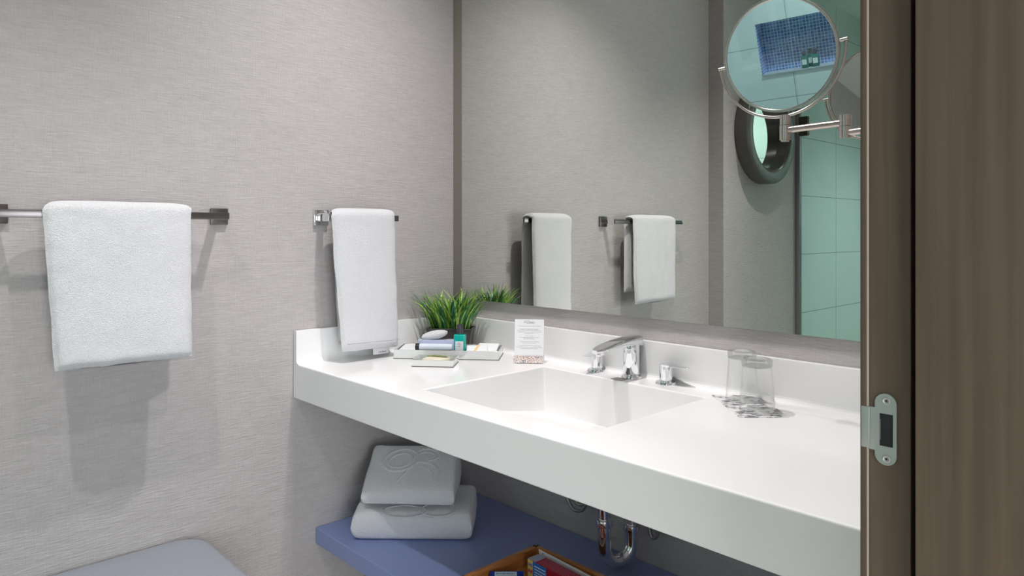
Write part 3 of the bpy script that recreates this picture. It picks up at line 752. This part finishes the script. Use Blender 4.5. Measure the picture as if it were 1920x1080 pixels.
m = MB(); m.tube([RelT(p) for p in ((x2_, y2_, Z(-.757)), (x2_, y2_, Z(-.71)), (x2_+.002, y2_+.004, Z(-.685)), (x2_+.004, y2_+.018, Z(-.672)), (x2_+.006, -.003, Z(-.670)))], .0145, n=24); m.build('wall_arm', M_chrome, tr)
for (a_, b2, c_) in ((x1_, y1_, Z(-.722)), (x2_, y2_, Z(-.748))):
    m = MB(); m.lathe([(.0172, -.010), (.0215, -.008), (.0225, 0), (.0215, .008), (.0172, .010)], n=32, M=Matrix.Translation(RelT((a_, b2, c_)))); m.build('slip_nut', M_chrome, tr)
def hose(pts, label, r):
    c0_ = Vector(pts[0]); m = MB(); P_ = []
    for i in range(len(pts)-1):
        for k in range(6):
            t = k/6; g = [Vector(pts[max(i-1, 0)]), Vector(pts[i]), Vector(pts[i+1]), Vector(pts[min(i+2, len(pts)-1)])]
            P_.append(.5*((2*g[1])+(-g[0]+g[2])*t+(2*g[0]-5*g[1]+4*g[2]-g[3])*t*t+(-g[0]+3*g[1]-3*g[2]+g[3])*t**3))
    P_.append(Vector(pts[-1])); m.tube([p-c0_ for p in P_], r, n=10); o = m.build('supply_hose', M_hose); o.location = c0_; tag(o, label, 'hose', 'water supply hoses under the counter')
M_hose = mat('braided_steel_hose', (.42, .41, .40, 1), .35, 1)
vh = coords(M_hose, (1, 1, 1)); bump(M_hose, noise(M_hose, vh, 700, 1), .5, .001)
hose([(.55, -.045, UT-.002), (.548, -.045, Z(-.60)), (.540, -.045, Z(-.71)), (.558, -.045, Z(-.754)), (.585, -.045, Z(-.762)), (.615, -.045, Z(-.735)), (.640, -.03, Z(-.62)), (.643, -.02, Z(-.58)), (.643, -.002, Z(-.57))], 'outer loop of braided steel hose left of the drain pipe', .0045)
hose([(.562, -.035, UT-.002), (.563, -.035, Z(-.60)), (.553, -.033, Z(-.70)), (.567, -.033, Z(-.742)), (.587, -.033, Z(-.748)), (.608, -.033, Z(-.725)), (.626, -.02, Z(-.62)), (.627, -.002, Z(-.59))], 'inner loop of braided steel hose left of the drain pipe', .004)
hose([(.806, -.035, UT-.002), (.808, -.035, Z(-.66)), (.813, -.035, Z(-.745)), (.826, -.035, Z(-.763)), (.840, -.035, Z(-.738)), (.846, -.030, Z(-.64)), (.848, -.002, Z(-.60))], 'loop of braided steel hose right of the drain pipe', .005)

# wooden tray with packets
wt = empty('wooden_tray', (.582, -.204, SHZ+.0003), 0, 'orange-brown wooden tray with dark corner screws on the shelf', 'tray')
# local: x right to +x, y toward the front is negative
wl_, dl_, ht = .30, .255, .044
m = MB(); m.box(0, wl_, -.012, 0, 0, ht); m.build('back_rim', M_tray, wt, bevel=.0012)
m = MB(); m.box(0, .012, -dl_, -.012, 0, ht); m.build('side_rim', M_tray_side, wt, bevel=.0012)
m = MB(); m.box(wl_-.012, wl_, -dl_, -.012, 0, ht); m.build('side_rim', M_tray_side, wt, bevel=.0012)
m = MB(); m.box(.012, wl_-.012, -dl_, -dl_+.012, 0, ht); m.build('front_rim', M_tray, wt, bevel=.0012)
m = MB(); m.box(.002, wl_-.002, -dl_+.002, -.002, 0, .006); m.build('tray_floor', M_tray, wt)
for (x_, y_) in ((.006, -.006), (.006, -dl_+.006), (wl_-.006, -.006), (wl_-.006, -dl_+.006)):
    m = MB(); m.box(x_-.0065, x_+.0065, y_-.0065, y_+.0065, ht-.004, ht+.0008, bev=.0006); pl_ = m.build('corner_plate', M_black, wt)
    m = MB(); m.lathe([(.0032, 0), (.0030, .0012), (.0001, .0016)], n=16, M=Matrix.Translation((x_, y_, ht+.0008))); m.build('screw_head', M_nickel, pl_)
def inTray(x, y, z): return Vector((.582+x, -.204+y, SHZ+.0065+z))
e = empty('toothpaste_box', inTray(.050, -.060, .0), radians(-3), 'red and blue printed carton in the wooden tray', 'box')
bw, bd, bh = .17, .036, .042
m = MB(); m.box(0, bw, -bd/2, bd/2, 0, bh); m.build('carton', [mat('carton_red', (.38, .012, .035, 1), .3)], e, bevel=.0006)
m = MB(); m.box(0, .0185, -bd/2-.0005, -bd/2, .0, bh); m.build('yellow_panel', mat('carton_yellow', (.80, .62, .16, 1), .35), e)
m = MB(); m.box(-.0004, .026, -bd/2+.001, bd/2-.001, bh, bh+.0004); m.build('grey_end_flap', mat('carton_grey', (.42, .45, .55, 1), .4), e)
m = MB(); m.box(.0190, .066, -bd/2-.0006, -bd/2, .001, bh-.001); bl_ = m.build('blue_panel', mat('carton_blue', (.015, .18, .62, 1), .3), e)
m = MB()
rn = random.Random(3)
for zz in (.011, .017, .024, .031):
    x = .025
    while x < .060:
        l_ = rn.uniform(.002, .007); m.box(x, min(x+l_, .063), -bd/2-.0009, -bd/2-.0006, zz, zz+.0028); x += l_+.0018
m.build('white_print', M_paper, bl_)
m = MB()
for row in range(7):
    x = .034; yy = -bd/2+.004+row*.0045
    while x < bw-.006:
        l_ = rn.uniform(.003, .011); m.box(x, min(x+l_, bw-.004), yy, yy+.0012, bh+.0001, bh+.0003); x += l_+.002
m.build('pink_print', mat('pink_ink', (.62, .20, .26, 1), .5), e)
m = MB()
for xx, zz, a_, b2 in ((.0020, .026, .002, .008), (.0050, .027, .0025, .006), (.0085, .026, .002, .008), (.0115, .027, .002, .006), (.0145, .026, .002, .009)): m.box(xx, xx+a_, -bd/2-.0008, -bd/2-.0005, zz, zz+b2)
m.build('blue_print', mat('violet_ink', (.18, .16, .50, 1), .5), e)
m = MB()
for xx, zz in ((.0020, .010), (.0062, .012), (.0105, .010), (.0145, .012)): m.box(xx, xx+.003, -bd/2-.0008, -bd/2-.0005, zz, zz+.008)
m.build('crimson_print', mat('crimson_ink', (.5, .02, .12, 1), .5), e)
e = empty('leaflet', inTray(.036, -.020, .0), radians(-3), 'white card standing against the back rim of the wooden tray', 'card')
m = MB(); m.prism([(0, 0), (.21, 0), (.21, .042), (.0, .045)], 0, .001, M=Matrix.Translation((0, 0, 0)) @ Matrix.Rotation(radians(97), 4, 'X')); m.build('card_sheet', M_paper, e)
m = MB(); m.box(.014, .0165, -.0004, .0008, .037, .0395, M=Matrix.Translation((0, -.0065, 0))); m.build('red_mark', mat('red_ink', (.6, .02, .05, 1), .5), e)
def packet(x, y, z, rz, w_, d_, colr, col2, label, tilt):
    e = empty('foil_packet', inTray(x, y, z), rz, label, 'packet', 'foil packets in the wooden tray'); e.rotation_euler = (tilt, 0, rz)
    m = MB(); g = []; n_ = 16
    vv = []; fs = []
    for s in (1, -1):
        b0 = len(vv)
        for j in range(n_+1):
            for i in range(n_+1):
                u, v = i/n_, j/n_; k = max(0, sin(pi*u)*sin(pi*v))**.5; rp = .0006*sin(u*60)*(1-k)
                vv.append(((u-.5)*w_, (v-.5)*d_, s*(.0005+.008*k)+rp))
        for j in range(n_):
            for i in range(n_): a_ = b0+j*(n_+1)+i; fs.append((a_, a_+1, a_+n_+2, a_+n_+1))
    m._add(vv, fs, True); m.build('pouch', mat('foil', colr, .25, .2), e)
    m = MB(); m.box(-w_*.36, w_*.30, -d_*.33, d_*.33, .0065, .0088, bev=.0008); p_ = m.build('window_panel', mat('foil_print', col2, .3), e)
    m = MB(); rn_ = random.Random(w_*1000)
    for q in range(4):
        x_ = -w_*.32
        while x_ < w_*.2: l_ = rn_.uniform(.003, .010); m.box(x_, x_+l_, -d_*.25+q*d_*.15, -d_*.25+q*d_*.15+.0022, .0088, .0091); x_ += l_+.002
    m.build('printed_text', mat('packet_ink', (.12, .18, .45, 1), .4), p_)
packet(.062, -.160, .020, radians(47), .080, .056, (.01, .05, .42, 1), (.55, .68, .75, 1), 'blue edged foil packet leaning inside the wooden tray', radians(20))
packet(.112, -.178, .026, radians(52), .078, .052, (.42, .01, .08, 1), (.50, .55, .66, 1), 'crimson edged foil packet in front of the red and blue carton', radians(15))

# ------------------------------------------------------------------ stool at the lower left
st = empty('stool', (.26, -1.08, 0), 0, 'grey stool with a smooth woven-textured top against the left wall', 'stool')
sw0, sw1, sy0, sy1 = .004-.26, .50-.26, -1.33+1.08, -.838+1.08
def rrect(x0, x1, y0, y1, r, n=8):
    pts = []
    for cx_, cy_, a0 in ((x1-r, y1-r, 0), (x0+r, y1-r, 90), (x0+r, y0+r, 180), (x1-r, y0+r, 270)):
        for k in range(n+1): t = radians(a0+90*k/n); pts.append((cx_+r*cos(t), cy_+r*sin(t)))
    return pts
m = MB(); lvl = []
for (ins, z_) in ((.004, .40), (0, .408), (0, .446), (.004, .4515), (.014, .4545), (.05, .4565), (.15, .458)):
    lvl.append([(x, y, z_) for x, y in rrect(sw0+ins, sw1-ins, sy0+ins, sy1-ins, max(.075-ins, .02))])
n9 = len(lvl[0]); vv = [p for l_ in lvl for p in l_]; fs = [tuple(range(n9))[::-1], tuple((len(lvl)-1)*n9+k for k in range(n9))]
for i in range(len(lvl)-1):
    for k in range(n9): fs.append((i*n9+k, i*n9+(k+1) % n9, (i+1)*n9+(k+1) % n9, (i+1)*n9+k))
m._add(vv, fs, True); m.build('seat', M_stool, st, sharp=50)
m = MB(); pr = rrect(sw0+.03, sw1-.03, sy0+.03, sy1-.03, .06); m.prism(pr, .0, .399); m.build('base', mat('stool_base', (.14, .14, .15, 1), .5), st)

# ------------------------------------------------------------------ round porthole mirror on the partition
pm = empty('round_wall_mirror', (.0805, -1.955, Z(.493)), 0, 'round mirror in a deep charcoal ring frame, reflected in the big mirror', 'mirror')
MR = Matrix.Rotation(pi/2, 4, 'Y')
m = MB(); m.lathe([(.250, 0), (.256, .003), (.2565, .062), (.253, .069), (.247, .0715), (.203, .0715), (.197, .0695), (.1945, .066), (.188, .064), (.186, .004), (.186, 0)], n=72, M=MR, closed=True); m.build('ring_frame', M_ring, pm, sharp=60)
m = MB(); m.lathe([(.0001, .003), (.189, .003), (.189, .006), (.0001, .006)], n=72, M=MR); m.build('mirror_glass', M_mirror, pm)

# ------------------------------------------------------------------ shower screen
sc_ = empty('shower_screen', (.85, YG, 0), 0, 'green tinted glass shower screen with a grey metal edge, seen in the mirror', 'shower screen')
m = MB(); m.box(.104-.85, .0148, -.004, .004, .02, CEIL-.003); m.build('fixed_pane', M_screen, sc_)
m = MB(); m.box(.0155, WX-.85-.012, -.004, .004, .02, CEIL-.003); m.build('door_pane', M_screen, sc_)
M_alu = mat('grey_aluminium', (.30, .31, .32, 1), .4, .7)
m = MB(); m.box(.081-.85, .106-.85, -.012, .012, 0, CEIL-.002, bev=.001); m.build('wall_channel', M_alu, sc_)
m = MB(); m.box(.100-.85, .150-.85, -.012, .013, Z(.52), Z(.625), bev=.003); m.build('glass_clamp', mat('dark_bronze', (.09, .08, .07, 1), .35, .6), sc_)
m = MB(); m.box(.104-.85, WX-.85-.004, -.010, .010, 0, .02, bev=.001); m.build('floor_channel', M_alu, sc_)
# bottles in the niche
for k, (x_, lab, s_) in enumerate(((.690, 'dark teal bottle at the left of three in the tiled niche', 1.15), (.722, 'dark teal bottle in the middle of three in the tiled niche, set back', 1.2), (.752, 'dark teal bottle at the right of three in the tiled niche', 1.15))):
    bottle('shower_bottle', (x_, YS-.030-(.030 if k == 1 else 0), NZ0+.0062), pi+(.2 if k == 0 else 0), s_*1.05, lab, 'bottles in the shower niche', M_tealdk)

# ------------------------------------------------------------------ extending make-up mirror
mc = Vector((1.2504, -.2373, H+.3255)); naz, npi = radians(-83), radians(-11.5)
nrm = Vector((cos(naz)*cos(npi), sin(naz)*cos(npi), sin(npi)))
mu = empty('makeup_mirror', (1.583, -.300, H+.17), 0, 'round swing-arm magnifying mirror in front of the wall mirror', 'mirror')
ml = Vector(mu.location)
hx_ = Vector((cos(naz+pi/2), sin(naz+pi/2), 0)); roll = radians(5)
up0 = nrm.cross(hx_).normalized()
if up0.z < 0: up0 = -up0
axx = hx_*cos(roll)+up0*sin(roll)*1; axz = up0*cos(roll)-hx_*sin(roll)
MM = Matrix.Translation(mc-ml) @ Matrix(((axx.x, axz.x, nrm.x, 0), (axx.y, axz.y, nrm.y, 0), (axx.z, axz.z, nrm.z, 0), (0, 0, 0, 1)))
R_ = .1055
m = MB(); m.lathe([(R_-.0045, -.0065), (R_-.001, -.0060), (R_, -.003), (R_, .003), (R_-.001, .0060), (R_-.0045, .0065), (R_-.0060, .0050), (R_-.0060, -.0050)], n=80, M=MM, closed=True); m.build('rim', M_nickel, mu, sharp=60)
m = MB(); m.lathe([(.0001, .0015), (R_-.0055, .0015), (R_-.0055, .0040), (.0001, .0040)], n=80, M=MM); m.build('mirror_glass', M_mk, mu)
m = MB(); m.lathe([(.0001, -.0040), (R_-.0055, -.0040), (R_-.0055, -.0012), (.0001, -.0012)], n=80, M=MM); m.build('back_glass', M_mk, mu)
# yoke: half ring below the disc, hanging in the vertical plane of the tilt axis
yz = Vector((0, 0, 1)); yz = (yz-axx*yz.dot(axx)).normalized(); RY = .1150
m = MB(); pp = []
for k in range(49):
    t = pi+pi*k/48; pp.append(mc-ml+axx*RY*cos(t)+yz*RY*sin(t))
m.tube(pp, .0028, n=10); m.build('yoke', M_nickel, mu)
for s_ in (-1, 1):
    m = MB(); m.tube([mc-ml+axx*s_*(R_-.001), mc-ml+axx*s_*(RY+.004)], .0035, n=14); m.build('pivot_pin', M_nickel, mu)
pb = mc-ml-yz*RY; pv = Vector((pb.x, pb.y, 0)); zp = pb.z
m = MB(); m.tube([pv+Vector((0, 0, zp+.002)), pv+Vector((0, 0, zp-.0165))], .0092, n=28); m.tube([pv+Vector((0, 0, zp-.0175)), pv+Vector((0, 0, zp-.044))], .0097, n=28)
m.tube([pv+Vector((0, 0, zp-.044)), pv+Vector((0, 0, zp-.047))], .0075, n=20); m.build('pivot_post', M_nickel, mu)
el = Vector((1.3746, -.252, 0))-Vector((ml.x, ml.y, 0)); za_ = zp-.026
m = MB(); m.tube([Vector((pv.x, pv.y, za_)), Vector((el.x, el.y, za_))], .0062, n=20); m.build('front_arm', M_nickel, mu)
m = MB(); m.tube([el+Vector((0, 0, za_+.0130)), el+Vector((0, 0, za_-.0060))], .0096, n=28); m.tube([el+Vector((0, 0, za_-.0068)), el+Vector((0, 0, za_-.027))], .0100, n=28); m.build('elbow', M_nickel, mu)
m = MB(); m.tube([el+Vector((0, 0, za_-.018)), Vector((-.012, 0, za_-.018))], .0062, n=20); m.build('rear_arm', M_nickel, mu)
m = MB(); m.tube([Vector((-.012, 0, za_-.045)), Vector((-.012, 0, za_+.01))], .010, n=24); m.build('wall_hinge', M_nickel, mu)
m = MB(); m.lathe([(.034, -.001), (.034, .004), (.031, .007), (.0001, .008)], n=40, M=Matrix.Translation((.003, 0, za_-.018)) @ Matrix.Rotation(-pi/2, 4, 'Y')); m.build('wall_plate', M_nickel, mu)

# ------------------------------------------------------------------ recessed ceiling lamps
M_lens = bpy.data.materials.new('lamp_lens'); M_lens.use_nodes = True; nt = M_lens.node_tree; nt.nodes.clear()
e_ = nt.nodes.new('ShaderNodeEmission'); e_.inputs[1].default_value = 14; o_ = nt.nodes.new('ShaderNodeOutputMaterial'); nt.links.new(e_.outputs[0], o_.inputs[0])
M_trimw = mat('white_lamp_trim', (.8, .8, .8, 1), .4)
labs = ('recessed round lamp in the ceiling over the counter corner', 'recessed round lamp in the ceiling over the long towel rail', 'recessed round lamp in the ceiling over the tumblers', 'recessed round lamp in the shower ceiling nearer the glass', 'added unseen lamp in the shower ceiling brightening the niche wall', 'recessed round lamp in the hall ceiling')  # the shower lamp by the niche is added to brighten its wall
for (x_, y_, pw, col, cone), lab in zip(LAMPS, labs):
    e = empty('ceiling_lamp', (x_, y_, CEIL-.001), 0, lab, 'lamp', 'recessed ceiling lamps')
    m = MB(); m.lathe([(.034, -.0005), (.034, -.004), (.050, -.004), (.052, -.0015), (.052, -.0005)], n=36, closed=True); m.build('trim_ring', M_trimw, e)
    m = MB(); m.lathe([(.0001, -.0006), (.0335, -.0006), (.0335, -.0024), (.0001, -.0024)], n=36); m.build('lens', M_lens, e)
    ld = bpy.data.lights.new('lamp_light', 'SPOT'); ld.energy = pw*POW*10; ld.color = col; ld.shadow_soft_size = .022; ld.spot_size = radians(cone); ld.spot_blend = 1
    lo = bpy.data.objects.new('lamp_light', ld); COL.objects.link(lo); lo.parent = e; lo.location = (0, 0, -.012)

# invented fill opening behind the camera, added to brighten under the counter
wf = MB()
for a_ in ((-.75, -.70, -.75, .75), (.70, .75, -.75, .75), (-.70, .70, -.75, -.70), (-.70, .70, .70, .75), (-.015, .015, -.70, .70)): wf.box(3.955, 3.995, -1.85+a_[0], -1.85+a_[1], 1.15+a_[2], 1.15+a_[3])
wo = wf.build('fill_window_1', M_trimw); struct(wo)
M_fill = bpy.data.materials.new('overcast_pane'); M_fill.use_nodes = True; nt = M_fill.node_tree; nt.nodes.clear()  # glow material of the invented fill opening
e_ = nt.nodes.new('ShaderNodeEmission'); e_.inputs[0].default_value = (.80, .90, 1, 1); e_.inputs[1].default_value = 2.5; o_ = nt.nodes.new('ShaderNodeOutputMaterial'); nt.links.new(e_.outputs[0], o_.inputs[0])
m = MB(); m.box(3.985, 3.990, -2.55, -1.15, .45, 1.85); po = m.build('pane', M_fill, wo)  # glowing sheet of the added fill opening
ld = bpy.data.lights.new('daylight', 'AREA'); ld.shape = 'RECTANGLE'; ld.size = 1.35; ld.size_y = 1.35; ld.energy = DAY; ld.color = (.92, .95, 1.0)  # added fill light, goes with the invented opening
lo = bpy.data.objects.new('daylight', ld); COL.objects.link(lo); lo.location = (3.94, -1.85, 1.10); lo.rotation_euler = (0, pi/2, 0)  # added fill light, set at the invented opening
